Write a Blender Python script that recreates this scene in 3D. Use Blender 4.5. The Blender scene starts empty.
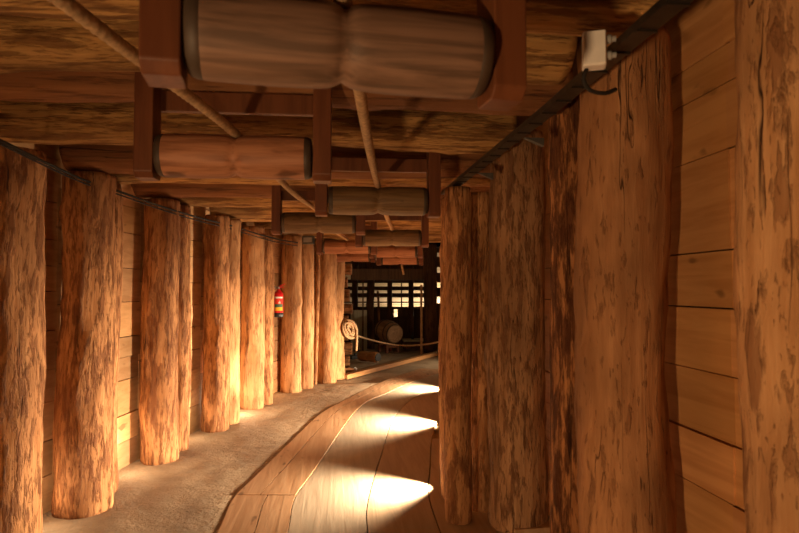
import bpy, bmesh, math, random
from mathutils import Vector, Matrix, noise
random.seed(7)
PI = math.pi
scene = bpy.context.scene
COL = scene.collection

# ------------------------------------------------------------------ camera
F = 600.0
YAW, PITCH, CAMZ = math.radians(5.48), math.radians(2.15), 1.5
cam_d = bpy.data.cameras.new('camera'); cam = bpy.data.objects.new('camera', cam_d)
COL.objects.link(cam)
cam.location = (0, 0, CAMZ)
cam.rotation_euler = (PI/2 + PITCH, 0, -YAW)
cam_d.sensor_width = 36; cam_d.lens = F*36/799
cam_d.clip_start = 0.02
cam_d.dof.use_dof = True; cam_d.dof.focus_distance = 6.5; cam_d.dof.aperture_fstop = 5.0
scene.camera = cam
RM = Matrix.Rotation(-YAW, 3, 'Z') @ Matrix.Rotation(PITCH, 3, 'X')   # camera frame: x right, y fwd, z up

def ray(px, py):
    return RM @ Vector(((px-399.5)/F, 1.0, (266.5-py)/F))
def on_floor(px, py, z=0.0):
    r = ray(px, py); t = (z-CAMZ)/r.z
    return Vector((r.x*t, r.y*t, z))
def at_depth(px, py, d):
    r = ray(px, py)*d
    return Vector((r.x, r.y, r.z+CAMZ))

# ------------------------------------------------------------------ materials
def new_mat(name):
    m = bpy.data.materials.new(name); m.use_nodes = True
    nt = m.node_tree; b = nt.nodes['Principled BSDF']
    return m, nt, b
def nd(nt, typ, **kw):
    n = nt.nodes.new(typ)
    for k, v in kw.items():
        if k in n.inputs: n.inputs[k].default_value = v
        else: setattr(n, k, v)
    return n
def ramp(nt, fac, stops):
    r = nt.nodes.new('ShaderNodeValToRGB')
    e = r.color_ramp.elements
    while len(e) < len(stops): e.new(0.5)
    for i, (p, c) in enumerate(stops):
        e[i].position = p; e[i].color = (*c, 1) if len(c) == 3 else c
    nt.links.new(fac, r.inputs[0]); return r.outputs[0]
def coords(nt, scale, rnd=True):
    tc = nt.nodes.new('ShaderNodeTexCoord')
    out = tc.outputs['Object']
    if rnd:
        oi = nt.nodes.new('ShaderNodeObjectInfo')
        mu = nd(nt, 'ShaderNodeMath', operation='MULTIPLY'); mu.inputs[1].default_value = 37.0
        nt.links.new(oi.outputs['Random'], mu.inputs[0])
        ad = nd(nt, 'ShaderNodeVectorMath', operation='ADD')
        nt.links.new(out, ad.inputs[0]); nt.links.new(mu.outputs[0], ad.inputs[1]); out = ad.outputs[0]
    def f(s):
        mp = nt.nodes.new('ShaderNodeMapping'); mp.inputs['Scale'].default_value = s
        nt.links.new(out, mp.inputs['Vector']); return mp.outputs[0]
    return f
def noise_n(nt, vec, scale=1.0, detail=4, rough=0.55, dist=0.0):
    n = nt.nodes.new('ShaderNodeTexNoise')
    n.inputs['Scale'].default_value = scale; n.inputs['Detail'].default_value = detail
    n.inputs['Roughness'].default_value = rough; n.inputs['Distortion'].default_value = dist
    nt.links.new(vec, n.inputs['Vector']); return n.outputs['Fac']
def mix(nt, fac, a, b, typ='MIX'):
    m = nt.nodes.new('ShaderNodeMix'); m.data_type = 'RGBA'; m.blend_type = typ
    if isinstance(fac, (int, float)): m.inputs[0].default_value = fac
    else: nt.links.new(fac, m.inputs[0])
    for i, v in ((6, a), (7, b)):
        if isinstance(v, tuple): m.inputs[i].default_value = (*v, 1)
        else: nt.links.new(v, m.inputs[i])
    return m.outputs[2]
def math_n(nt, op, a, b):
    m = nd(nt, 'ShaderNodeMath', operation=op)
    for i, v in enumerate((a, b)):
        if isinstance(v, (int, float)): m.inputs[i].default_value = v
        else: nt.links.new(v, m.inputs[i])
    return m.outputs[0]
def bump(nt, b, h, strength=0.4, dist=0.01):
    n = nt.nodes.new('ShaderNodeBump'); n.inputs['Strength'].default_value = strength
    n.inputs['Distance'].default_value = dist
    nt.links.new(h, n.inputs['Height']); nt.links.new(n.outputs[0], b.inputs['Normal'])

def log_mat(name, light, mid, bark, patch=0.54, rough=0.8, st=1.0, amt=.7):
    m, nt, b = new_mat(name); f = coords(nt, 1)
    g = noise_n(nt, f((34, 34, 2.4*st)), 1, 6, .65, .15)
    col = ramp(nt, g, [(.34, mid), (.64, light)])
    # broad drift between sun-bleached and brown wood
    big = noise_n(nt, f((4, 4, 1.6*st)), 1, 3, .6)
    col = mix(nt, ramp(nt, big, [(.38, (0, 0, 0)), (.64, (.75, .75, .75))]), col, tuple(c*.55 for c in mid))
    # flakes of inner bark left on the peeled log, in three sizes
    hs = []
    for sc, sz, th, am in ((17, 3.6, patch, amt), (30, 6.5, patch+.02, amt*.9), (70, 15, patch+.05, amt*.8)):
        p = noise_n(nt, f((sc, sc, sz*st)), 1, 5, .62, .12)
        pm = ramp(nt, p, [(th-.02, (0, 0, 0)), (th+.05, (1, 1, 1))])
        col = mix(nt, math_n(nt, 'MULTIPLY', pm, am), col, bark); hs.append(pm)
    # drying cracks
    c = noise_n(nt, f((15, 15, .25)), 1, 2, .5, .05)
    cm = ramp(nt, math_n(nt, 'ABSOLUTE', math_n(nt, 'SUBTRACT', c, .5), 0), [(.0, (1, 1, 1)), (.006, (0, 0, 0))])
    gate = ramp(nt, noise_n(nt, f((5, 5, 1)), 1, 1), [(.56, (0, 0, 0)), (.62, (1, 1, 1))])
    cm = math_n(nt, 'MULTIPLY', cm, gate)
    col = mix(nt, cm, col, (.05, .02, .008))
    nt.links.new(col, b.inputs['Base Color']); b.inputs['Roughness'].default_value = rough
    b.inputs['Specular IOR Level'].default_value = .25
    h = math_n(nt, 'ADD', math_n(nt, 'MULTIPLY', g, .7), math_n(nt, 'MULTIPLY', hs[0], .5))
    h = math_n(nt, 'ADD', h, math_n(nt, 'MULTIPLY', hs[1], .4))
    h = math_n(nt, 'ADD', h, math_n(nt, 'MULTIPLY', hs[2], .25))
    h = math_n(nt, 'SUBTRACT', h, math_n(nt, 'MULTIPLY', cm, 1.2))
    bump(nt, b, h, .9, .014)
    return m
def board_mat(name, light, dark, axis='x', rough=.7, tint=True, knots=True, fine=1.0):
    m, nt, b = new_mat(name); f = coords(nt, 1)
    s = {'x': (1.3, 18, 18), 'y': (18, 1.3, 18), 'z': (18, 18, 1.3)}[axis]
    g = noise_n(nt, f(s), fine, 5, .6, .6)
    col = ramp(nt, g, [(.38, dark), (.60, light)])
    if tint:
        at = nt.nodes.new('ShaderNodeAttribute'); at.attribute_name = 'tint'
        col = mix(nt, 1.0, col, at.outputs['Color'], 'MULTIPLY')
    if knots:
        k = noise_n(nt, f(tuple(4.5 if v > 5 else 1.8 for v in s)), 2.2, 2)
        km = ramp(nt, k, [(.66, (0, 0, 0)), (.72, (.8, .8, .8))])
        col = mix(nt, km, col, tuple(c*.35 for c in dark))
    nt.links.new(col, b.inputs['Base Color']); b.inputs['Roughness'].default_value = rough
    b.inputs['Specular IOR Level'].default_value = .3
    bump(nt, b, g, .3, .006)
    return m
def plain(name, col, rough=.6, metal=0.0, var=.25, sc=20):
    m, nt, b = new_mat(name); f = coords(nt, 1)
    n = noise_n(nt, f((sc, sc, sc)), 1, 4)
    c = ramp(nt, n, [(.35, tuple(v*(1-var) for v in col)), (.65, tuple(min(1, v*(1+var*.5)) for v in col))])
    nt.links.new(c, b.inputs['Base Color'])
    b.inputs['Roughness'].default_value = rough; b.inputs['Metallic'].default_value = metal
    return m

M = {}
M['log'] = log_mat('peeled_log', (.62, .32, .135), (.42, .185, .068), (.15, .052, .018), .535)
M['log_pale'] = log_mat('pale_peeled_log', (.66, .37, .175), (.48, .235, .095), (.20, .078, .03), .57, amt=.6)
M['log_smooth'] = log_mat('smooth_weathered_log', (.50, .255, .115), (.36, .165, .068), (.17, .068, .028), .60, amt=.6)
M['log_grey'] = log_mat('greyish_peeled_log', (.50, .29, .15), (.35, .18, .082), (.13, .055, .024), .545)
M['cap'] = log_mat('ceiling_log', (.58, .34, .125), (.37, .195, .062), (.13, .053, .018), .535, st=.6, amt=.7)
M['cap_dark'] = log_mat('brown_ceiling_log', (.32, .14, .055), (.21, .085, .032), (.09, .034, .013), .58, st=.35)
M['log_bark'] = log_mat('flaking_bark_log', (.58, .27, .105), (.38, .15, .05), (.085, .026, .009), .495, st=.8, amt=.85)
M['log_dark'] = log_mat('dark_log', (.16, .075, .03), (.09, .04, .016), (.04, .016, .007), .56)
M['wall'] = board_mat('wall_boards', (.82, .49, .23), (.68, .375, .16), 'y')
M['wall_r'] = board_mat('orange_wall_boards', (.70, .36, .14), (.57, .27, .095), 'y')
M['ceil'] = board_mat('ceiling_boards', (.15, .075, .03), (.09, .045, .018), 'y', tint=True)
M['roller'] = board_mat('roller_wood', (.44, .20, .105), (.25, .10, .048), 'x', .55, False, True, 1.6)
M['roller_grey'] = board_mat('weathered_roller_wood', (.23, .135, .09), (.105, .062, .04), 'x', .6, False, True, 1.6)
M['roller_dark'] = board_mat('oily_roller_wood', (.21, .125, .055), (.12, .065, .028), 'x', .55, False, True, 1.6)
M['band'] = plain('dark_roller_end', (.06, .038, .024), .6)
M['hanger'] = board_mat('hanger_wood', (.155, .054, .022), (.11, .036, .015), 'z', .45, False, False)
M['rope'] = plain('hemp_rope', (.46, .30, .16), .9, 0, .35, 60)
M['metal'] = plain('dark_tray_metal', (.055, .045, .035), .4, .6)
M['cable'] = plain('black_cable', (.012, .008, .005), .8)
M['white'] = plain('white_plastic', (.78, .76, .72), .4, 0, .08)
M['grey'] = plain('grey_plastic', (.30, .30, .29), .4, 0, .1)
M['greym'] = plain('grey_metal', (.12, .12, .11), .45, .5)
M['steel'] = plain('steel', (.5, .48, .45), .3, .9)
M['red'] = plain('red_paint', (.62, .016, .02), .3, 0, .08)
M['black'] = plain('black_rubber', (.015, .015, .015), .5)
M['lab_white'] = plain('label_white', (.85, .83, .78), .4, 0, .03)
M['lab_red'] = plain('label_red', (.85, .05, .03), .4, 0, .05)
M['lab_green'] = plain('label_green', (.06, .16, .10), .4, 0, .1)
M['lab_yellow'] = plain('label_yellow', (.85, .52, .03), .4, 0, .05)
M['strip'] = board_mat('walkway_board', (.52, .33, .185), (.42, .245, .125), 'y', .55, False, True)
M['mat'] = board_mat('grey_floor_board', (.46, .385, .28), (.39, .32, .23), 'y', .5, False, False)
M['tan'] = board_mat('tan_floor_board', (.47, .35, .225), (.39, .28, .175), 'y', .5, False, False)
M['kerb'] = board_mat('kerb_wood', (.50, .27, .11), (.36, .17, .06), 'x', .6, False, True)
M['barrel'] = board_mat('barrel_stave', (.30, .18, .09), (.20, .11, .05), 'z', .6, False, False)
M['hoop'] = plain('barrel_hoop', (.06, .045, .035), .5, .6)
M['panel'] = board_mat('grey_green_panel', (.46, .42, .29), (.36, .33, .22), 'z', .7, False, False)
M['pale'] = board_mat('lit_back_boards', (.72, .56, .36), (.58, .43, .26), 'x', .7, True, False)
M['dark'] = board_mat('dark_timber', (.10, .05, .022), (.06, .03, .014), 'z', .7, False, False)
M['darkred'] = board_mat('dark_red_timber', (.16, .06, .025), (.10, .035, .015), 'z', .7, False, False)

def floor_material():
    m, nt, b = new_mat('trodden_earth'); f = coords(nt, 1, False)
    n1 = noise_n(nt, f((1, 1, 1)), 1.1, 5, .6, .4)
    n2 = noise_n(nt, f((1, 1, 1)), 9, 6, .65)
    n3 = noise_n(nt, f((1, 1, 1)), 60, 4, .7)
    col = ramp(nt, n1, [(.35, (.26, .185, .105)), (.65, (.46, .35, .22))])
    col = mix(nt, ramp(nt, n2, [(.45, (0, 0, 0)), (.7, (.6, .6, .6))]), col, (.27, .185, .10))
    col = mix(nt, math_n(nt, 'MULTIPLY', n3, .35), col, (.55, .44, .30))
    nt.links.new(col, b.inputs['Base Color']); b.inputs['Roughness'].default_value = .9
    h = math_n(nt, 'ADD', math_n(nt, 'MULTIPLY', n2, 1.0), math_n(nt, 'MULTIPLY', n3, .35))
    bump(nt, b, h, .9, .05)
    return m
M['earth'] = floor_material()

# ------------------------------------------------------------------ builders
def obj(name, bm, mat, parent=None, smooth=False, bevel=0.0):
    me = bpy.data.meshes.new(name)
    bmesh.ops.recalc_face_normals(bm, faces=bm.faces[:])
    bm.to_mesh(me); bm.free()
    o = bpy.data.objects.new(name, me); COL.objects.link(o)
    me.materials.append(M[mat] if isinstance(mat, str) else mat)
    if smooth:
        for p in me.polygons: p.use_smooth = True
    if bevel:
        md = o.modifiers.new('bevel', 'BEVEL'); md.width = bevel; md.segments = 2; md.limit_method = 'ANGLE'
    if parent: o.parent = parent
    return o
def tag(o, label, cat, group=None):
    o['label'] = label; o['category'] = cat
    if group: o['group'] = group
    return o
def thing(name, label, cat, loc=(0, 0, 0), rz=0, group=None):
    o = bpy.data.objects.new(name, None); COL.objects.link(o)
    o.empty_display_size = .1
    o.location = loc; o.rotation_euler = (0, 0, rz)
    return tag(o, label, cat, group)
def struct(o): o['kind'] = 'structure'; return o
def box(bm, c, s, rot=None, tint=None):
    mt = Matrix.Translation(c)
    if rot is not None: mt = mt @ rot.to_4x4()
    r = bmesh.ops.create_cube(bm, size=1, matrix=mt @ Matrix.Diagonal((*s, 1)))
    if tint is not None:
        lay = bm.loops.layers.color.get('tint') or bm.loops.layers.color.new('tint')
        for v in r['verts']:
            for l in v.link_loops: l[lay] = (*tint, 1)
    return r['verts']
def lathe(bm, prof, seg=32, axis='z', caps=True):
    """prof: (position along axis, radius)"""
    rings = []
    for a, r in prof:
        ring = []
        for i in range(seg):
            t = 2*PI*i/seg; u, v = r*math.cos(t), r*math.sin(t)
            co = {'z': (u, v, a), 'x': (a, u, v), 'y': (u, a, v)}[axis]
            ring.append(bm.verts.new(co))
        rings.append(ring)
    for r0, r1 in zip(rings, rings[1:]):
        for i in range(seg):
            j = (i+1) % seg
            bm.faces.new((r0[i], r0[j], r1[j], r1[i]))
    if caps:
        bm.faces.new(rings[0][::-1]); bm.faces.new(rings[-1])
def tube(bm, pts, r, seg=10, strands=0, pitch=.11, smoothn=0):
    pts = [Vector(p) for p in pts]
    rings = []; s = 0; n = None
    for i, p in enumerate(pts):
        a = pts[max(i-1, 0)]; c = pts[min(i+1, len(pts)-1)]
        t = (c-a).normalized()
        if n is None:
            n = t.orthogonal().normalized()
        n = (n - t*n.dot(t)).normalized(); bn = t.cross(n)
        if i: s += (p-pts[i-1]).length
        tw = 2*PI*s/pitch if strands else 0
        ring = []
        for k in range(seg):
            ph = 2*PI*k/seg
            rr = r*(.80+.20*abs(math.cos(strands/2*(ph-tw)))) if strands else r
            ring.append(bm.verts.new(p + n*math.cos(ph)*rr + bn*math.sin(ph)*rr))
        rings.append(ring)
    for r0, r1 in zip(rings, rings[1:]):
        for k in range(seg):
            j = (k+1) % seg
            bm.faces.new((r0[k], r0[j], r1[j], r1[k]))
    bm.faces.new(rings[0][::-1]); bm.faces.new(rings[-1])
def spline(pts, step=.02):
    """Catmull-Rom resample"""
    P = [Vector(p) for p in pts]; P = [P[0]*2-P[1]] + P + [P[-1]*2-P[-2]]
    out = []
    for i in range(1, len(P)-2):
        p0, p1, p2, p3 = P[i-1:i+3]
        n = max(2, int((p2-p1).length/step))
        for k in range(n):
            t = k/n
            out.append(.5*((2*p1)+(p2-p0)*t+(2*p0-5*p1+4*p2-p3)*t*t+(3*p1-p0-3*p2+p3)*t**3))
    out.append(P[-2]); return out

def log_bm(length, r, seed, taper=.06, rough=1.25, bend=.025, step=.035, seg=40):
    """an irregular peeled trunk along local z, from 0 to length"""
    bm = bmesh.new(); rnd = random.Random(seed)
    off = Vector((rnd.uniform(-50, 50), rnd.uniform(-50, 50), rnd.uniform(-50, 50)))
    n = max(4, int(length/step)); rings = []
    knots = [(rnd.uniform(.1, .95)*length, rnd.uniform(0, 2*PI), rnd.uniform(.08, .2)) for _ in range(int(length*2.6)+1)]
    for i in range(n+1):
        z = length*i/n
        env = math.sin(PI*min(1, max(0, i/n)))
        bx = bend*env*noise.noise(off+Vector((0, 0, z*.6)))*1.6
        by = bend*env*noise.noise(off+Vector((9, 0, z*.6)))*1.6
        ring = []
        for k in range(seg):
            t = 2*PI*k/seg; c, s = math.cos(t), math.sin(t)
            rr = r*(1+taper*(.5-i/n))
            rr *= 1 + rough*(.08*noise.noise(off+Vector((c*.9, s*.9, z*1.5)))
                             + .055*noise.noise(off+Vector((c*2.2, s*2.2, z*4)))
                             + .026*noise.noise(off+Vector((c*6, s*6, z*8))))
            for kz, kt, kh in knots:
                dt = (t-kt+PI) % (2*PI)-PI
                dd = (dt*r/.05)**2+((z-kz)/.07)**2
                if dd < 6: rr += r*kh*.55*rough*math.exp(-dd)
            if i in (0, n): rr *= .955
            ring.append(bm.verts.new((bx+c*rr, by+s*rr, z)))
        rings.append(ring)
    for r0, r1 in zip(rings, rings[1:]):
        for k in range(seg):
            j = (k+1) % seg
            bm.faces.new((r0[k], r0[j], r1[j], r1[k]))
    bm.faces.new(rings[0][::-1]); bm.faces.new(rings[-1])
    return bm
def post(name, loc, r, h, seed, label, mat='log', group=None, cat='log post', **kw):
    o = obj(name, log_bm(h, r, seed, **kw), mat, smooth=True)
    o.location = loc; o.rotation_euler = (0, 0, random.uniform(0, 6))
    return tag(o, label, cat, group)
def lying_log(name, p0, p1, r, seed, label, mat='cap', group=None, cat='ceiling log', **kw):
    p0, p1 = Vector(p0), Vector(p1); d = p1-p0
    o = obj(name, log_bm(d.length, r, seed, **kw), mat, smooth=True)
    o.location = p0; o.rotation_mode = 'QUATERNION'
    o.rotation_quaternion = d.to_track_quat('Z', 'Y')
    return tag(o, label, cat, group)

# ------------------------------------------------------------------ left posts
TOP = 2.285
def post_from_px(cx, by, r):
    """trunk centre whose nearest base point is seen at (cx, by)"""
    p = on_floor(cx, by); h = Vector((p.x, p.y, 0)); return p + h.normalized()*r
LP = []   # (centre, r, label)
lab = [
 (0,   572, .185, 'thick log post cut off by the left edge of the photo', 'log'),
 (83,  520, .172, 'thick bulging log post with mottled bark, second from the left edge', 'log'),
 (101, 498, .112, 'thinner log post tucked behind the thick mottled one near the left edge', 'log'),
 (159, 466, .152, 'stout knotty log post with a pale foot on the left wall', 'log'),
 (177, 453, .100, 'slim log post half hidden behind the stout one with a pale foot', 'log'),
 (215, 434, .132, 'brown log post just left of the trunk struck white by a floor lamp', 'log'),
 (229, 426, .112, 'log post on the left wall struck almost white by a floor lamp', 'log_pale'),
 (252, 411, .142, 'broad log post between the brightest-lit trunk and the slim post by the extinguisher', 'log_pale'),
 (265, 406, .105, 'slim knotty log post immediately left of the red fire extinguisher', 'log'),
 (291, 394, .143, 'grey-brown log post immediately right of the red fire extinguisher', 'log_pale'),
 (304, 390, .135, 'slim pale log post between the grey-brown trunk and the thin pole', 'log_pale'),
 (327, 384, .150, 'pale log post just right of the thin reddish pole', 'log_pale'),
 (337, 380, .130, 'farthest log post of the left wall, next to the rope coil', 'log_pale'),
]
for i, (cx, by, r, l, mt) in enumerate(lab):
    c = post_from_px(cx, by, r); LP.append((c, r))
    post('log_post', c, r, TOP, 100+i, l, mt, 'log posts along the left wall')
# thin pole
p = on_floor(315, 385)
o = lying_log('thin_pole', (p.x, p.y, 0), (p.x+.04, p.y+.02, 2.2), .033, 77, 'thin reddish sapling pole standing upright among the far left posts', 'log', None, 'pole', seg=16)

# ------------------------------------------------------------------ right posts
def right_post(x, y, r, seed, label, mat='log', h=TOP, **kw):
    return post('log_post', (x, y, 0), r, h, seed, label, mat, 'log posts along the right wall', **kw)
def lat(px, d):
    q = at_depth(px, 289, d); return q.x, q.y
x, y = lat(625, 2.36);  right_post(x, y, .175, 201, 'broad log post with a long drying crack, left of the bare boards', 'log_smooth', h=2.5, bend=.05)
x, y = lat(574, 2.98);  right_post(x, y, .116, 202, 'narrow log post with flaking bark, just left of the broad cracked trunk', 'log_bark', h=2.5)
x, y = lat(517, 3.86);  right_post(x, y, .178, 203, 'big scarred log post, rightmost of the clump where the right wall bends', 'log_grey', h=2.5, rough=1.2)
x, y = lat(480, 4.16);  right_post(x, y, .095, 204, 'slim log post squeezed against the big scarred one, right-hand clump', h=2.165)
x, y = lat(458, 3.93);  right_post(x, y, .085, 205, 'slim orange log post, second from the left in the right-hand clump', h=2.165)
x, y = lat(453.5, 4.38);  right_post(x, y, .088, 206, 'leftmost log post of the right-hand clump, only its edge showing beside bright floor', h=2.165)
right_post(1.125, 1.32, .165, 207, 'near log post with a knotted bulge at the right edge of the photo', 'log_pale', h=2.5, rough=1.4)
right_post(1.15, .90, .15, 208, 'blurred log post cut off by the right edge of the photo', h=2.5)
# sill block under the big trunk
q = on_floor(526, 530)
bm = bmesh.new(); box(bm, (0, 0, .028), (.26, .11, .056))
o = obj('wooden_block', bm, 'strip', bevel=.006); o.location = (q.x+.02, q.y-.07, .001); o.rotation_euler = (0, 0, .06)
tag(o, 'flat wooden block on the floor at the foot of the big scarred trunk', 'block')

# ------------------------------------------------------------------ walls
def plank_wall(name, poly, side, zs, mat='wall', depth=.035, seed=1, vary=.25):
    """boards on each run of a polyline (face towards the tunnel); side=+1: outside lies to the right of travel"""
    bm = bmesh.new(); rnd = random.Random(seed)
    for (a, b) in zip(poly, poly[1:]):
        a = Vector((*a, 0)); b = Vector((*b, 0)); d = (b-a); L = d.length; d.normalize()
        nrm = Vector((d.y, -d.x, 0))*side
        rot = Matrix(((d.x, nrm.x, 0), (d.y, nrm.y, 0), (0, 0, 1)))
        z = zs if isinstance(zs, list) else None
        if z is None:
            z = [0.0]
            while z[-1] < 2.7: z.append(z[-1]+rnd.uniform(*zs))
        for z0, z1 in zip(z, z[1:]):
            cut = rnd.random()
            t = 1-vary*rnd.random(); w = rnd.uniform(-.05, .05)
            tint = (t, t*(1-.05*abs(w)), t*(1+w*.8))
            jit = rnd.uniform(0, .012)
            c = (a+b)/2 + nrm*(depth/2+jit) + Vector((0, 0, (z0+z1)/2))
            box(bm, c, (L+.01, depth, z1-z0-.006), rot, tint)
        c = (a+b)/2 + nrm*(depth+.04) + Vector((0, 0, 1.45))
        box(bm, c, (L+.08, .03, 2.9), rot, (.25, .22, .2))
    return struct(obj(name, bm, mat))
# left wall follows the posts
def nrm_left(a, b):
    d = (b-a).normalized(); return Vector((-d.y, d.x, 0))
A = [LP[i][0] for i in (0, 1, 3, 5, 7, 9, 11)]
lw = [(-1.92, -3.2), (-1.92, 1.5)]
for i, c in enumerate(A):
    pa, pb = A[max(i-1, 0)], A[min(i+1, len(A)-1)]
    n = nrm_left(pa, pb); q = c+n*((.172, .172, .152, .132, .142, .143, .15)[i]*1.12+.02)
    lw.append((q.x, q.y))
end = LP[12][0]; n = nrm_left(LP[11][0], end)
q = end + n*.185 + (end-LP[11][0]).normalized()*.1
lw.append((q.x, q.y))
plank_wall('wall_left', lw, -1, (.17, .30), seed=3, vary=.28)
rz = [0, .24, .50, .745, .95, 1.19, 1.43, 1.64, 2.0, 2.24, 2.38, 2.72]
rw = [(1.36, -3.2), (1.36, 2.0), (1.36, 4.5), (1.55, 6.2), (1.92, 7.9), (2.6, 9.5), (3.6, 11.2)]
plank_wall('wall_right', rw, 1, rz, 'wall_r', seed=5, vary=.14)
plank_wall('wall_back', [(1.4, -3.2), (-2.0, -3.2)], 1, (.2, .3), seed=9)

# ------------------------------------------------------------------ floor
# walkway boards: edges read from floor points, curving to the right
def edge(pts):
    return spline([on_floor(*p) for p in pts], .12)
E_l = [(204, 560), (211, 546), (218, 533), (225.5, 516), (233.5, 499), (254, 479), (285, 448.5), (317, 417.5), (335, 406), (363, 391.5), (388, 380), (420, 369)]
E_r = [(279, 560), (288, 533), (295, 499), (312.6, 474), (359.6, 408), (389, 393), (419, 380), (452, 370)]
S_1 = [(367, 560), (367.5, 533), (367.5, 505), (380, 460), (397, 414), (425, 392), (458, 379), (494, 371)]
S_2 = [(451, 560), (440, 533), (428.5, 496), (430, 470), (436, 425), (462, 396), (500, 381), (545, 372)]
def resample(pts, n):
    L = [0]
    for a, b in zip(pts, pts[1:]): L.append(L[-1]+(b-a).length)
    out = []; k = 0
    for i in range(n+1):
        s = L[-1]*i/n
        while k < len(L)-2 and L[k+1] < s: k += 1
        t = (s-L[k])/max(1e-9, L[k+1]-L[k]); out.append(pts[k].lerp(pts[k+1], t))
    return out
NB = 80
el, er, s1, s2 = (resample(edge(e), NB) for e in (E_l, E_r, S_1, S_2))
# extend back behind the camera
def ext(e): 
    d = (e[0]-e[4]).normalized(); 
    back = Vector((e[0].x-.0, -3.0, 0)); n = 20
    return [back.lerp(e[0], i/n) for i in range(n)]+e
el, er, s1, s2 = map(ext, (el, er, s1, s2))
bm = bmesh.new()
def floor_z(x, y): return .014*noise.noise(Vector((x*1.9, y*1.9, 0)))+.014*noise.noise(Vector((x*6, y*6, 3)))
nx, ny = 160, 300
gx = [-4+12.0*i/nx for i in range(nx+1)]; gy = [-3.3+24*j/ny for j in range(ny+1)]
V = [[None]*(ny+1) for _ in range(nx+1)]
for i, xx in enumerate(gx):
    for j, yy in enumerate(gy):
        e = min(el, key=lambda p: (p.y-yy)**2+.3*(p.x-xx)**2) if xx < 2 else None
        rise = 0.0; nz = .3
        if e is not None and yy < 9.6:
            t_ = min(1, max(0, ((e.x-xx)+.14)/.11)); rise = .032*t_; nz = min(1, max(0, ((e.x-xx)-.01)/.15))
        V[i][j] = bm.verts.new((xx, yy, floor_z(xx, yy)*.5*nz-.022+rise))
for i in range(nx):
    for j in range(ny):
        bm.faces.new((V[i][j], V[i+1][j], V[i+1][j+1], V[i][j+1]))
struct(obj('floor', bm, 'earth', smooth=True))

def strip(name, a, b, i0, i1, z, mat, gap, label):
    """a flat board between two edge lines"""
    bm = bmesh.new(); rows = []
    th = .03
    for i in range(i0, i1+1):
        p, q = a[i], b[i]; d = (q-p).normalized()
        p2, q2 = p+d*gap, q-d*gap
        rows.append([bm.verts.new((v.x, v.y, zz)) for v, zz in ((p2, z-th), (p2, z), (q2, z), (q2, z-th))])
    for r0, r1 in zip(rows, rows[1:]):
        for k in range(4):
            bm.faces.new((r0[k], r0[(k+1) % 4], r1[(k+1) % 4], r1[k]))
    bm.faces.new(rows[0]); bm.faces.new(rows[-1][::-1])
    o = obj(name, bm, mat)
    return tag(o, label, 'floor board', 'boards laid along the tunnel floor')
mid = [p.lerp(q, .40) for p, q in zip(el, er)]
mid2 = [p.lerp(q, .53) for p, q in zip(el, er)]
# joint row nearest to pixel row 499
jt = min(range(len(el)), key=lambda i: (el[i]-on_floor(233.5, 499)).length)
j2 = min(range(len(el)), key=lambda i: (el[i]-on_floor(336, 404)).length)
N_ = len(el)-1
strip('floor_board', el, mid2, 0, jt, .012, 'strip', .003, 'reddish floor board at the bottom of the photo, left one of the nearest two')
strip('floor_board', mid2, er, 0, jt, .012, 'strip', .003, 'reddish floor board at the bottom of the photo, right one of the nearest two')
strip('floor_board', el, mid, jt, j2, .014, 'strip', .0035, 'narrow reddish floor board running up the middle of the path, left one of the long pair')
strip('floor_board', mid, er, jt, j2, .014, 'strip', .0035, 'wide reddish floor board running up the middle of the path, right one of the long pair')
strip('floor_board', el, mid, j2, N_, .012, 'strip', .0035, 'far reddish floor board bending right at the end of the path, left one of the pair')
strip('floor_board', mid, er, j2, N_, .012, 'strip', .0035, 'far reddish floor board bending right at the end of the path, right one of the pair')
strip('floor_board', er, s1, 0, N_, .010, 'mat', .004, 'wide grey floor board right of the reddish ones, crossed by the lamp glare')
strip('floor_board', s1, s2, 0, N_, .009, 'tan', .004, 'tan floor board along the right side of the path, where the lamp fans start')
far = [q+(q-p).normalized()*.45 for p, q in zip(s1, s2)]
strip('floor_board', s2, far, 0, 46, .008, 'tan', .004, 'brown floor board squeezed against the foot of the right-hand posts')

# ------------------------------------------------------------------ ceiling
bm = bmesh.new(); rnd = random.Random(4)
xx = -2.6
while xx < 7:
    w = rnd.uniform(.16, .26); t = rnd.uniform(.6, 1)
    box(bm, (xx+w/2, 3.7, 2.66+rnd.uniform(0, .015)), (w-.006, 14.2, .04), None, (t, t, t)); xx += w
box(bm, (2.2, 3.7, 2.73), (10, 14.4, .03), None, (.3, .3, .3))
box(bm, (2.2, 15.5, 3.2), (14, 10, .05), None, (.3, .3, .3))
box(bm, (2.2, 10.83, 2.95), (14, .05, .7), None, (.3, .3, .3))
struct(obj('ceiling', bm, 'ceil'))

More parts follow.
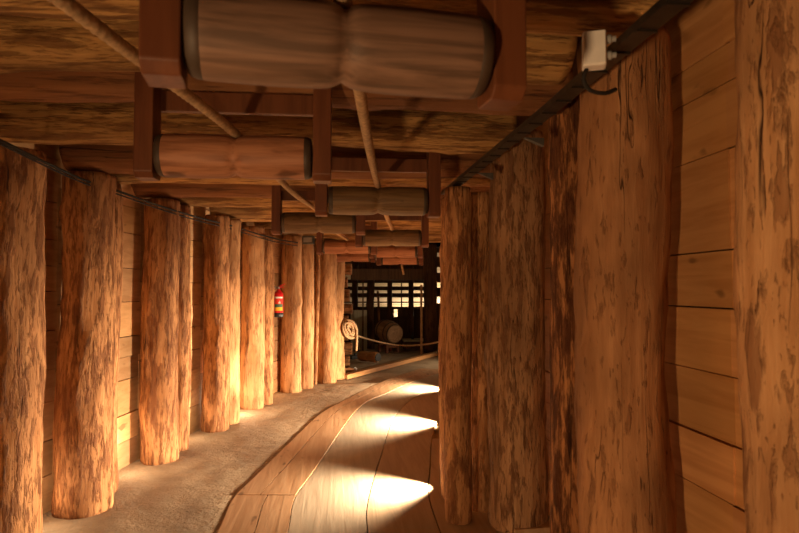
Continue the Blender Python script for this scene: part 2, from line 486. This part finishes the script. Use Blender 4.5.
# cap logs: (y at tunnel middle, left x, right x, heading deg)
CZ, CR = 2.45, .150
caps = [
 (1.80, -1.95, .98, 0, 'nearest ceiling log, only its underside showing in the top left corner'),
 (2.24, -1.95, .86, 0, 'rough bark-patched ceiling log at the top of the photo, behind the big grey roller'),
 (2.64, -1.95, 1.0, 0, 'dark smooth ceiling log below the bark-patched one, its left half clear of the rollers'),
 (3.42, -1.95, .98, 0, 'knotty honey-coloured ceiling log just above the second roller'),
 (4.22, -1.85, 1.2, -1, 'ceiling log half in shade below the honey-coloured one'),
 (4.68, -1.85, 1.30, -2, 'ceiling log close behind the second roller'),
 (5.38, -1.80, 1.35, -3, 'ceiling log just behind the dark third roller'),
 (5.78, -1.75, 1.40, -4, 'ceiling log second behind the dark third roller'),
 (6.75, -1.65, 1.55, -7, 'ceiling log just behind the dark fourth roller on the left'),
 (7.10, -1.60, 1.65, -8, 'ceiling log tenth from the camera, resting on the brightly lit trunk'),
 (8.00, -1.40, 1.85, -11, 'ceiling log eleventh from the camera, just left of the fire extinguisher'),
 (8.34, -1.35, 1.95, -12, 'ceiling log twelfth from the camera, over the slim knotty post'),
 (9.20, -1.00, 2.30, -17, 'ceiling log thirteenth from the camera, over the grey-brown post'),
 (9.54, -.95, 2.40, -18, 'ceiling log fourteenth from the camera, over the slim pale post'),
 (10.20, -.60, 2.70, -22, 'second farthest ceiling log, above the end of the left wall'),
 (10.55, -.50, 2.90, -23, 'farthest ceiling log, at the mouth of the dark chamber'),
]
for i, (yc, x0, x1, hd, l) in enumerate(caps):
    xm = (x0+x1)/2; t = math.tan(math.radians(hd))
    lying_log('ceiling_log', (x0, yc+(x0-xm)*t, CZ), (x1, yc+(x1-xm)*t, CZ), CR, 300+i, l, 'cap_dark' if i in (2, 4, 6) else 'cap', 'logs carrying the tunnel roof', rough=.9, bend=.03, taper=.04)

# ------------------------------------------------------------------ rope rollers
RL, RR = .61, .087
def make_roller(label, mat):
    root = thing('rope_roller', label, 'rope roller', group='rope rollers hung under the roof')
    prof = []
    for k in range(41):
        u = -1+2*k/40; xk = u*RL/2
        r = RR*(1+.03*(1-abs(abs(u)-.5)*2)) - .011*math.exp(-(u/.045)**2) - .004*math.exp(-(u/.12)**2)
        if abs(u) > .9: r -= .012*((abs(u)-.9)/.1)**2
        prof.append((xk, r))
    bm = bmesh.new(); lathe(bm, prof, 40, 'x'); sp = obj('spool', bm, mat, root, smooth=True)
    for s in (-1, 1):
        bm = bmesh.new()
        e = RL/2
        pr = [(s*(e-.036), RR*1.005), (s*(e-.014), RR*.985), (s*(e-.003), RR*.93), (s*(e+.001), RR*.88), (s*(e+.002), .03)]
        lathe(bm, pr, 40, 'x'); obj('end_band', bm, 'band', sp, smooth=True)
        bm = bmesh.new(); lathe(bm, [(s*(e-.02), .016), (s*(e+.05), .016)], 16, 'x'); obj('axle', bm, 'greym', sp, smooth=True)
        # hanger: upright with a chamfered foot
        bm = bmesh.new(); w, dp = .074, .112; x0 = s*(e+.008); x1 = s*(e+.008+w)
        pf = [(-dp/2, .62), (-dp/2, -.075), (-dp/2+.022, -.098), (dp/2-.010, -.098), (dp/2, -.088), (dp/2, .62)]
        va = [bm.verts.new((x0, a, z)) for a, z in pf]; vb = [bm.verts.new((x1, a, z)) for a, z in pf]
        bm.faces.new(va); bm.faces.new(vb[::-1])
        for k in range(len(pf)):
            j = (k+1) % len(pf); bm.faces.new((va[k], va[j], vb[j], vb[k]))
        obj('hanger', bm, 'hanger', root, bevel=.004)
    bm = bmesh.new(); box(bm, (0, .052, .235), (RL+.016+.02, .028, .085)); obj('cross_board', bm, 'hanger', root, bevel=.003)
    return root
def copy_tree(o, parent=None):
    c = o.copy(); COL.objects.link(c); c.parent = parent
    for ch in list(o.children): copy_tree(ch, c)
    return c
rollers = [  # px, py, depth, heading, spool material, label
 (343, 47, 1.25, 7, 'roller_grey', 'nearest rope roller, big and blurred greyish at the top of the photo'),
 (236, 157, 2.45, 0, 'roller', 'reddish rope roller with a knot, upper left, second nearest'),
 (378, 201, 3.74, 0, 'roller_dark', 'dark olive-brown rope roller right of centre, third nearest'),
 (319, 223, 5.03, -2, 'roller_dark', 'dark rope roller left of centre, above the small grey box, fourth nearest'),
 (392, 238, 6.35, -5, 'roller_dark', 'brown rope roller fifth from the camera, in the right-hand row'),
 (347, 247, 7.72, -8, 'roller', 'orange-brown rope roller above the farthest left posts'),
 (396, 251.5, 8.75, -9, 'roller', 'orange rope roller second lowest in the right-hand row'),
 (352, 256.5, 9.86, -10, 'roller', 'farthest rope roller in the left-hand row, small and half hidden'),
 (400, 259.5, 9.95, -10, 'roller', 'farthest rope roller in the right-hand row, with the rope end below'),
]
protos = {}; RP = []
for px, py, d, hd, mt, l in rollers:
    if mt not in protos: o = protos[mt] = make_roller(l, mt)
    else:
        o = copy_tree(protos[mt]); o['label'] = l
    o.location = at_depth(px, py, d); o.rotation_euler = (0, 0, math.radians(hd))
    RP.append(Vector(o.location))

def rope_path(pts): return spline(pts, .012)
RT = RR-.013+.019
up = Vector((0, 0, RT))
bm = bmesh.new()
r2, r4, r6, r8 = RP[1], RP[3], RP[5], RP[7]
pts = [(-.92, -.5, 2.13), r2+Vector((-.15, -.95, .092)), r2+up, (r2+r4)/2+up-Vector((0, 0, .03)), r4+up, (r4+r6)/2+up-Vector((0, 0, .03)), r6+up, r8+up]
tube(bm, rope_path(pts), .0195, 15, 3, .10)
tag(obj('haulage_rope', bm, 'rope', smooth=True), 'thick twisted hemp rope slanting from the upper left over the left row of rollers', 'rope')
bm = bmesh.new()
r1, r3, r5, r7, r9 = RP[0], RP[2], RP[4], RP[6], RP[8]
pts = [r1+Vector((-.12, -1.0, RT)), r1+up, (r1+r3)/2+up-Vector((0, 0, .03)), r3+up, (r3+r5)/2+up-Vector((0, 0, .03)), r5+up, r7+up, r9+up, r9+Vector((.03, .105, .02)), r9+Vector((.05, .13, -.12)), r9+Vector((.075, .13, -.25))]
tube(bm, rope_path(pts), .0195, 15, 3, .10)
tag(obj('haulage_rope', bm, 'rope', smooth=True), 'hemp rope running over the central row of rollers, its end dangling at the far roller', 'rope')

# ------------------------------------------------------------------ cable tray on the right
t = thing('cable_tray', 'dark metal cable tray with cables slanting along the top of the right wall', 'cable tray', (.802, 0, 2.188))
y0, y1 = .3, 4.3
def tray_x(yy): return 0.0 - .05*max(0, (yy-2.2))/1.8
bm = bmesh.new(); ang = math.atan2(tray_x(y1)-tray_x(2.2), y1-2.2)
for ya, yb in ((y0, 2.2), (2.2, y1)):
    xa, xb = tray_x(ya), tray_x(yb); L = math.hypot(yb-ya, xb-xa); a = math.atan2(xb-xa, yb-ya)
    rot = Matrix.Rotation(-a, 3, 'Z'); c = Vector(((xa+xb)/2, (ya+yb)/2, 0))
    box(bm, c, (.056, L, .003), rot)
    for s in (-1, 1): box(bm, c+rot @ Vector((s*.028, 0, .010)), (.003, L, .022), rot)
for k in range(26):
    yy = y0+.15*k; 
    if yy < y1: box(bm, (tray_x(yy), yy, -.004), (.059, .012, .006))
obj('tray', bm, 'metal', t)
for k, (dx, r, zz) in enumerate(((-.016, .008, .010), (.002, .006, .009), (.017, .009, .012), (.004, .006, .026))):
    bm = bmesh.new()
    pts = [Vector((tray_x(y0+(y1-y0)*i/24)+dx+.004*math.sin(i*1.3+k), y0+(y1-y0)*i/24, zz+.003*math.sin(i*2.1+k*2))) for i in range(25)]
    tube(bm, spline(pts, .05), r, 10); obj('cable', bm, 'cable', t, smooth=True)
for yy in (2.62, 3.45):
    bm = bmesh.new()
    v = [bm.verts.new(p) for p in ((tray_x(yy)+.03, yy, -.003), (tray_x(yy)+.12, yy, -.003), (tray_x(yy)+.12, yy, -.04))]
    w = [bm.verts.new(p.co+Vector((0, .03, 0))) for p in v]
    bm.faces.new(v); bm.faces.new(w[::-1])
    for i_, j_ in ((0, 1), (1, 2), (2, 0)): bm.faces.new((v[i_], v[j_], w[j_], w[i_]))
    obj('bracket', bm, 'greym', t)
# white junction box hanging at the tray
jc = at_depth(594, 51, 1.62)
t = thing('junction_box', 'white plastic junction box fixed beside the cable tray, upper right', 'junction box', jc, -.35)
bm = bmesh.new(); box(bm, (0, 0, 0), (.062, .05, .094)); obj('box_body', bm, 'white', t, bevel=.006)
bm = bmesh.new(); box(bm, (0, -.027, 0), (.056, .006, .088)); obj('lid', bm, 'white', t, bevel=.002)
for zz in (.026, -.018):
    bm = bmesh.new(); lathe(bm, [(.031, .012), (.043, .012), (.045, .008), (.056, .008)], 14, 'x')
    for v in bm.verts: v.co.z += zz; v.co.y -= .005
    obj('cable_gland', bm, 'grey', t, smooth=False)
bm = bmesh.new()
tube(bm, spline([(-.02, .0, -.047), (-.028, 0, -.075), (-.01, .02, -.10), (.03, .04, -.105), (.06, .06, -.09)], .01), .006, 8)
obj('wire_loop', bm, 'cable', t, smooth=True)

# ------------------------------------------------------------------ cables pinned along the left posts
def cable_pts(dz):
    src = [(-40, 123, 2.45), (0, 140.5, 2.80), (40, 160, 3.3), (84, 180, 3.98), (122, 192.5, 4.45), (160, 206, 5.05), (200, 218, 5.85), (232, 226, 6.75), (258, 234, 7.45), (281, 240, 8.05), (300, 243, 8.9)]
    return [at_depth(a, b+dz, d-.07) for a, b, d in src]
for k, (dz, r, l) in enumerate(((0, .009, 'thick dark cable sagging along the tops of the left-hand posts, upper one'), (3.2, .006, 'thin dark cable running just under the thick one on the left-hand posts'))):
    bm = bmesh.new(); pts = spline(cable_pts(dz), .05)
    tube(bm, pts, r, 8, 0)
    tag(obj('strung_cable', bm, 'cable', smooth=True), l, 'cable')
c = at_depth(308.5, 240, 8.72)
t = thing('junction_box', 'small grey box high on the far left posts, below the fourth roller', 'junction box', c, -.3)
bm = bmesh.new(); box(bm, (0, 0, 0), (.17, .07, .12)); obj('box_body', bm, 'greym', t, bevel=.006)
bm = bmesh.new(); box(bm, (0, -.036, 0), (.13, .006, .07)); obj('cover', bm, 'grey', t, bevel=.002)

# ------------------------------------------------------------------ fire extinguisher
pA = Vector(lw[6]).to_3d(); 
fx = at_depth(278.5, 304, 8.02)
t = thing('fire_extinguisher', 'red fire extinguisher hanging on the left wall between two log posts', 'fire extinguisher', (fx.x, fx.y, fx.z-.17), math.radians(0))
bm = bmesh.new(); lathe(bm, [(0, .05), (.005, .062), (.06, .064), (.29, .064), (.325, .055), (.345, .03), (.36, .022), (.37, .022)], 28); obj('cylinder', bm, 'red', t, smooth=True)
bm = bmesh.new(); lathe(bm, [(-.004, .055), (0, .066), (.05, .0665), (.054, .064)], 28); obj('foot_ring', bm, 'black', t, smooth=True)
def arc_label(name, z0, z1, mt, a0=-1.05, a1=.75):
    bm = bmesh.new(); n = 14; R = .0652; prev = None
    for i in range(n+1):
        a = -PI/2+.32+a0+(a1-a0)*i/n
        q = [bm.verts.new((R*math.cos(a), R*math.sin(a), z)) for z in (z0, z1)]
        if prev: bm.faces.new((prev[0], q[0], q[1], prev[1]))
        prev = q
    return obj(name, bm, mt, t)
for nm, z0, z1, mt, lb in (('label_band', .245, .268, 'lab_white', 'white band'), ('label_band', .172, .243, 'lab_red', 'bright red band'), ('label_band', .13, .17, 'lab_green', 'dark green band'), ('label_band', .082, .128, 'lab_yellow', 'yellow band')):
    arc_label(nm, z0, z1, mt)['label'] = lb
bm = bmesh.new()   # small flame mark
v = [bm.verts.new((.021+.5*a, -.0665, .178+z)) for a, z in ((-.025, 0), (.025, 0), (.03, .02), (.012, .022), (0, .045), (-.012, .022), (-.03, .015))]
bm.faces.new(v); obj('label_mark', bm, 'lab_white', t)
bm = bmesh.new(); lathe(bm, [(.365, .018), (.40, .018)], 14); obj('valve', bm, 'steel', t)
bm = bmesh.new(); box(bm, (.035, 0, .415), (.11, .016, .012), Matrix.Rotation(-.5, 3, 'Y')); box(bm, (.03, 0, .39), (.08, .016, .01)); obj('lever', bm, 'red', t)
bm = bmesh.new(); lathe(bm, [(-.012, .02), (.0, .022), (.012, .02)], 14, 'y')
for v in bm.verts: v.co += Vector((-.05, -.01, .392))
obj('gauge', bm, 'steel', t)
bm = bmesh.new(); tube(bm, spline([(-.02, -.01, .39), (-.07, -.01, .36), (-.078, -.01, .25), (-.076, -.01, .08), (-.075, -.01, -.03)], .02), .010, 8); obj('hose', bm, 'black', t, smooth=True)
bm = bmesh.new(); box(bm, (0, .085, .2), (.05, .045, .16)); obj('wall_bracket', bm, 'greym', t)

# ------------------------------------------------------------------ the chamber at the far end
# walls: lit back wall, left return
plank_wall('wall_far', [(-3.5, 19.6), (8, 19.6)], -1, (.2, .3), 'pale', seed=21)
plank_wall('wall_far_left', [(lw[-1][0]-.02, lw[-1][1]+.05), (-3.6, 11.2), (-3.6, 19.6)], -1, (.2, .3), 'wall', seed=22)
plank_wall('wall_far_right', [(3.6, 11.2), (8, 12.5), (8, 19.6)], 1, (.2, .3), 'wall', seed=23)

# kerb beam
k0 = on_floor(344, 379); k1 = on_floor(452, 351)
d = (k1-k0); L = d.length
bm = bmesh.new(); box(bm, (L/2, 0, .035), (L, .14, .08)); o = obj('kerb_beam', bm, 'kerb', bevel=.012)
o.location = k0; o.rotation_euler = (0, 0, math.atan2(d.y, d.x))
tag(o, 'long squared timber kerb on the floor edging the far chamber', 'beam')
# raised ground behind the kerb
nk = Vector((-d.y, d.x, 0)).normalized()

# log crib: dark cross poles with lit wall behind
def dark_post(px0, px1, depth, z0, z1, label, seed, mat='log_dark'):
    xa = at_depth((px0+px1)/2, 289, depth); r = (px1-px0)/2*depth/F
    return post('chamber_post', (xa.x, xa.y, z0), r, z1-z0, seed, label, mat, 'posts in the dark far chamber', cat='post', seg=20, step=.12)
CT = 3.05
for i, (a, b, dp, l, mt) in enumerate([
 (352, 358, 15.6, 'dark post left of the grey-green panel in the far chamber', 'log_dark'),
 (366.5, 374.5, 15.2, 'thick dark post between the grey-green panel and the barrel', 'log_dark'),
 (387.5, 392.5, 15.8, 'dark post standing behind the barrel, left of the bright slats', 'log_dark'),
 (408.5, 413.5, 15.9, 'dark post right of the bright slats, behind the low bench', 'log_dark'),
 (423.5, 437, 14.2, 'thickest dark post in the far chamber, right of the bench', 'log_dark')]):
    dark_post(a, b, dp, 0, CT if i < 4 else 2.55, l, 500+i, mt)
# thin uprights
for i, (px, d_, w, l) in enumerate([(363, 14.6, .035, 'thin upright lath beside the dark post behind the panel'), (401.5, 15.6, .03, 'thin upright lath crossing the bright slats'), (421.3, 14.0, .05, 'pale lath standing in for a lit sliver of post left of the thickest one')]):
    q = at_depth(px, 289, d_); bm = bmesh.new(); hh = 2.4 if i < 2 else 1.6; box(bm, (0, 0, hh/2), (w, .04, hh)); o = obj('upright_lath', bm, 'dark' if i < 2 else 'kerb'); o.location = (q.x, q.y, 0)  # last one stands in for a lit post sliver, brightness in its paler wood
    tag(o, l, 'lath')
def beam_between(name, pxa, pxb, py, d_, h, dp, label, mat='dark', cat='beam'):
    a = at_depth(pxa, py, d_); b = at_depth(pxb, py, d_); v = b-a; L = v.length
    bm = bmesh.new(); box(bm, (L/2, 0, 0), (L, dp, h)); o = obj(name, bm, mat, bevel=.01)
    o.location = a; o.rotation_euler = (0, 0, math.atan2(v.y, v.x)); o.location.z = a.z
    return tag(o, label, cat)
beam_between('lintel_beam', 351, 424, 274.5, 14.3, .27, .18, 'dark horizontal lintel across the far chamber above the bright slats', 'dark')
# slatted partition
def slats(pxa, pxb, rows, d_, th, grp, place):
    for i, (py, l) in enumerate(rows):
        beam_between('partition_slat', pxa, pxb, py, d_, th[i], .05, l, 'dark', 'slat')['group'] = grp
beam_between('partition_slat', 342, 424, 265.5, 16.6, .29, .05, 'wide dark board added just above the lintel to hide lit rows', 'dark', 'slat')  # added to keep the strip between lintel and rollers dark
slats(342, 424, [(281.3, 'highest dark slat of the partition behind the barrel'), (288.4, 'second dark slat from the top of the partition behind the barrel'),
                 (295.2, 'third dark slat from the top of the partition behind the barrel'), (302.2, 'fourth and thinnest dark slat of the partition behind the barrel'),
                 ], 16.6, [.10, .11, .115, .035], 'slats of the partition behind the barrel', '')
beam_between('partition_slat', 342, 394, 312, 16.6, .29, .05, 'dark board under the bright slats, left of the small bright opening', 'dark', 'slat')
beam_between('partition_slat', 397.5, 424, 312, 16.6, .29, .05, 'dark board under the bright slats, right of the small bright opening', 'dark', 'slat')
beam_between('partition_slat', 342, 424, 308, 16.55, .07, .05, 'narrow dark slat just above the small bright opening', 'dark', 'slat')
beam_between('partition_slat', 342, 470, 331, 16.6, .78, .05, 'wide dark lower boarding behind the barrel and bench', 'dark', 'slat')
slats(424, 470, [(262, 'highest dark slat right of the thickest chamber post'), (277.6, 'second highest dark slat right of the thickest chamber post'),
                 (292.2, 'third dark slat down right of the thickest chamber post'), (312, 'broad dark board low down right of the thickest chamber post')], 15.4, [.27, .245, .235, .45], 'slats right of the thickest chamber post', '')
# grey-green panel
q = on_floor(359, 350)
bm = bmesh.new(); box(bm, (0, 0, .49), (.40, .035, .98)); o = obj('board_panel', bm, 'panel', bevel=.004)
o.location = (q.x, q.y, 0); o.rotation_euler = (-.06, 0, .1)
tag(o, 'grey-green wooden panel leaning upright left of the barrel', 'panel')
# barrel on a low cradle
q = on_floor(389, 353); q.y += .15
t = thing('barrel', 'old wooden barrel lying tilted on a cradle in the far chamber', 'barrel', (q.x, q.y, .50))
ax = Vector((.42, -.80, -.16)).normalized()
t.rotation_mode = 'QUATERNION'; t.rotation_quaternion = ax.to_track_quat('Z', 'Y')
bm = bmesh.new(); BL, BR = .62, .26
lathe(bm, [(-BL/2+BL*k/16, BR*(.80+.20*math.cos(PI/2*(2*k/16-1)))) for k in range(17)], 28); obj('staves', bm, 'barrel', t, smooth=True)
for zz in (-.27, -.14, .14, .27):
    rr = BR*(.80+.20*math.cos(PI*zz/BL))+.005
    bm = bmesh.new(); lathe(bm, [(zz-.018, rr-.006), (zz-.018, rr), (zz+.018, rr), (zz+.018, rr-.006)], 28, caps=False); obj('hoop', bm, 'hoop', t)
bm = bmesh.new(); lathe(bm, [(BL/2-.004, BR*.74), (BL/2+.004, BR*.74)], 28); obj('barrel_head', bm, 'barrel', t)
t = thing('barrel_cradle', 'low reddish wooden cradle under the barrel', 'cradle', (q.x, q.y, 0), .5)
for s in (-1, 1):
    bm = bmesh.new(); box(bm, (0, s*.16, .16), (.36, .06, .07)); obj('cross_bar', bm, 'darkred', t, bevel=.005)
    for u in (-1, 1):
        bm = bmesh.new(); box(bm, (u*.15, s*.16, .065), (.06, .06, .13)); obj('leg', bm, 'darkred', t, bevel=.005)
# leaning stick behind barrel
q2 = on_floor(381, 348); q2.y += .9
lying_log('leaning_stick', (q2.x+.05, q2.y, 0.02), (q2.x-.02, q2.y+.2, 1.45), .03, 611, 'thin stick standing behind the barrel', 'log', None, 'stick', seg=12)
# bench and bottle
q = on_floor(416, 350)
t = thing('low_bench', 'low wooden bench right of the barrel with its lit top coloured pale', 'bench', (q.x, q.y+.12, 0))
bm = bmesh.new(); box(bm, (0, 0, .235), (.62, .42, .05)); obj('bench_top', bm, 'panel', t, bevel=.005)  # light falling on the top is put into this paler material
for u in (-1, 1):
    bm = bmesh.new(); box(bm, (u*.27, 0, .105), (.05, .38, .21)); obj('side_board', bm, 'dark', t)
bm = bmesh.new(); box(bm, (0, -.17, .12), (.49, .03, .16)); obj('front_board', bm, 'dark', t)
b0 = Vector((q.x-.08, q.y+.05, .26))
bm = bmesh.new(); lathe(bm, [(0, .03), (.004, .034), (.10, .034), (.125, .015), (.17, .013), (.172, .0145), (.18, .0145)], 16)
o = obj('bottle', bm, 'black', smooth=True); o.location = b0; tag(o, 'small dark bottle standing on the low bench', 'bottle')
# spare spool on the ground
q = on_floor(369, 362)
bm = bmesh.new()
prof = []
for k in range(33):
    u = -1+2*k/32; prof.append((u*.24, .105*(1-.16*math.exp(-(u/.12)**2)-.14*max(0, abs(u)-.82)/.18)))
lathe(bm, prof, 28, 'x'); t = obj('loose_roller', bm, 'kerb', smooth=True)
t.location = (q.x, q.y+.06, .105); t.rotation_euler = (0, .0, -.75)
tag(t, 'spare waisted wooden roller lying on the ground in front of the barrel', 'roller')
for s in (1,):
    bm = bmesh.new(); lathe(bm, [(s*.238, .088), (s*.252, .083)], 24, 'x'); obj('end_cap', bm, 'black', t)
# odds and ends near the kerb
q = on_floor(355, 372)
bm = bmesh.new(); lathe(bm, [(0, .03), (.004, .036), (.07, .036), (.075, .03), (.078, .012), (.09, .010)], 18); o = obj('tin', bm, 'white', smooth=True)
o.location = (q.x, q.y, .0); tag(o, 'small white tin standing on the ground behind the kerb', 'tin')
q = on_floor(354, 359)
bm = bmesh.new(); box(bm, (0, 0, .04), (.16, .10, .08)); box(bm, (.03, 0, .10), (.05, .05, .05)); o = obj('lamp_block', bm, 'black', bevel=.01)
o.location = (q.x, q.y, 0); o.rotation_euler = (0, 0, .4); tag(o, 'small black block on the ground left of the spare roller', 'block')
q = on_floor(346.5, 374.5)
o = lying_log('wood_offcut', (q.x-.07, q.y+.02, .05), (q.x+.12, q.y+.14, .05), .04, 620, 'orange offcut of wood lying behind the end of the kerb', 'log', None, 'offcut', seg=14)
# stack of log ends right of last post
q = at_depth(349, 289, 11.4)
zz = 0; i = 0
nm = ['lowest', 'second lowest', 'third lowest', 'middle', 'fourth highest', 'third highest', 'second highest', 'highest']
for i in range(8):
    r = .125+.015*math.sin(i*2.7); zz += r
    w = .05*math.sin(i*1.9)
    lying_log('crib_log', (q.x-1.4, q.y+.08, zz), (q.x+w+.02, q.y, zz), r*.90, 640+i, '%s rough log end stacked just right of the last left-hand post' % nm[i], 'log', 'log ends stacked beyond the left wall', 'log', seg=22, rough=1.2); zz += r
# rope barrier and coil
endp = LP[12][0]
c0 = at_depth(351.5, 333.5, 10.35)
pts = [c0, at_depth(366, 338.5, 11.0), at_depth(384, 343.0, 11.6), at_depth(404, 345.5, 11.9), at_depth(424, 344.5, 11.9), at_depth(436, 342.5, 11.85), at_depth(448, 340, 11.8)]
bm = bmesh.new(); tube(bm, spline(pts, .02), .017, 12, 3, .09)
tag(obj('barrier_rope', bm, 'rope', smooth=True), 'pale barrier rope sagging across the front of the far chamber', 'rope')
bm = bmesh.new(); cc = at_depth(350, 329, 10.1); pts = []
for k in range(300):
    a = 2*PI*k/25; rr = .07+.045*math.sin(k*.113); ez = .105+.05*math.sin(k*.113)
    pts.append(Vector((cc.x+rr*math.cos(a)-.03*math.sin(a), cc.y-.06+.05*math.sin(k*.31)+.03*math.cos(a), cc.z+ez*math.sin(a))))
pts += [pts[-1]+Vector((.01, -.02, -.12)), pts[-1]+Vector((0, -.03, -.32))]
tube(bm, spline(pts, .02), .019, 10, 3, .09)
tag(obj('rope_coil', bm, 'rope', smooth=True), 'coil of pale rope hung beside the farthest left-hand post', 'rope coil')

# ------------------------------------------------------------------ lights
WARM = (1.0, .60, .29); LAMP = (1.0, .73, .48)
def spot(loc, to, size, power, blend=.35, rad=.03, col=WARM):
    l = bpy.data.lights.new('lamp', 'SPOT'); l.energy = power; l.spot_size = math.radians(size); l.spot_blend = blend
    l.shadow_soft_size = rad; l.color = col
    o = bpy.data.objects.new('lamp', l); COL.objects.link(o); o.location = loc
    o.rotation_euler = (Vector(to)-Vector(loc)).to_track_quat('-Z', 'Y').to_euler(); return o
def point(loc, power, rad=.05, col=WARM):
    l = bpy.data.lights.new('lamp', 'POINT'); l.energy = power; l.shadow_soft_size = rad; l.color = col
    o = bpy.data.objects.new('lamp', l); COL.objects.link(o); o.location = loc; return o
FL = [(on_floor(438, 487), 104, -8, 780), (on_floor(442, 424), 116, 4, 1150), (on_floor(448, 390), 116, 12, 780)]
for p, sz, hd, pw in FL:
    a = math.radians(hd)
    spot((p.x, p.y, .11), (p.x-math.cos(a), p.y+math.sin(a), .11-.09), sz, pw, 1.0, .03, LAMP)
p = FL[1][0]; q = LP[6][0]
spot((p.x, p.y, .11), (q.x+.1, q.y, .55), 15, 1500, 1.0, .03, LAMP)   # extra narrow spot added at this lamp to whiten the post
# small lamps down in the gaps between the left-hand posts
for i_, j_, pw in ((0, 1, 3), (2, 3, 5), (4, 5, 3), (6, 7, 11)):
    g_ = (LP[i_][0]+LP[j_][0])/2 + Vector((-.02, 0, .22))
    point(g_, pw, .03, LAMP)
# fill spots added behind the viewer, for the left bays and right wall
spot((.2, -1.4, .45), (-1.1, 4, .75), 64, 100, 1, .1)
spot((-1.6, -.9, .35), (1.15, 1.7, 1.2), 108, 280, 1, .1)
# lamp at the mouth of the chamber, shining left across it
spot((3.2, 11.7, .5), (.2, 11.9, .6), 120, 130, .8, .05, LAMP)
point((.7, 11.9, 2.5), 13, .1)  # dim fill added overhead to lift the chamber ground and barrel
# lamps behind the slatted partitions
point((1.95, 19.25, .62), 34, .08, (1, .82, .6))
point((3.6, 18.9, .6), 260, .08, (1, .82, .6))

w = bpy.data.worlds.new('world'); scene.world = w; w.use_nodes = True
w.node_tree.nodes['Background'].inputs[0].default_value = (1, .6, .3, 1)
w.node_tree.nodes['Background'].inputs[1].default_value = 0.0
vs = scene.view_settings
vs.view_transform = 'Standard'; vs.look = 'None'; vs.exposure = 0.0; vs.gamma = 1; vs.use_curve_mapping = False
scene.cycles.use_denoising = True
scene.cycles.max_bounces = 10; scene.cycles.diffuse_bounces = 6
scene.cycles.sample_clamp_indirect = 4
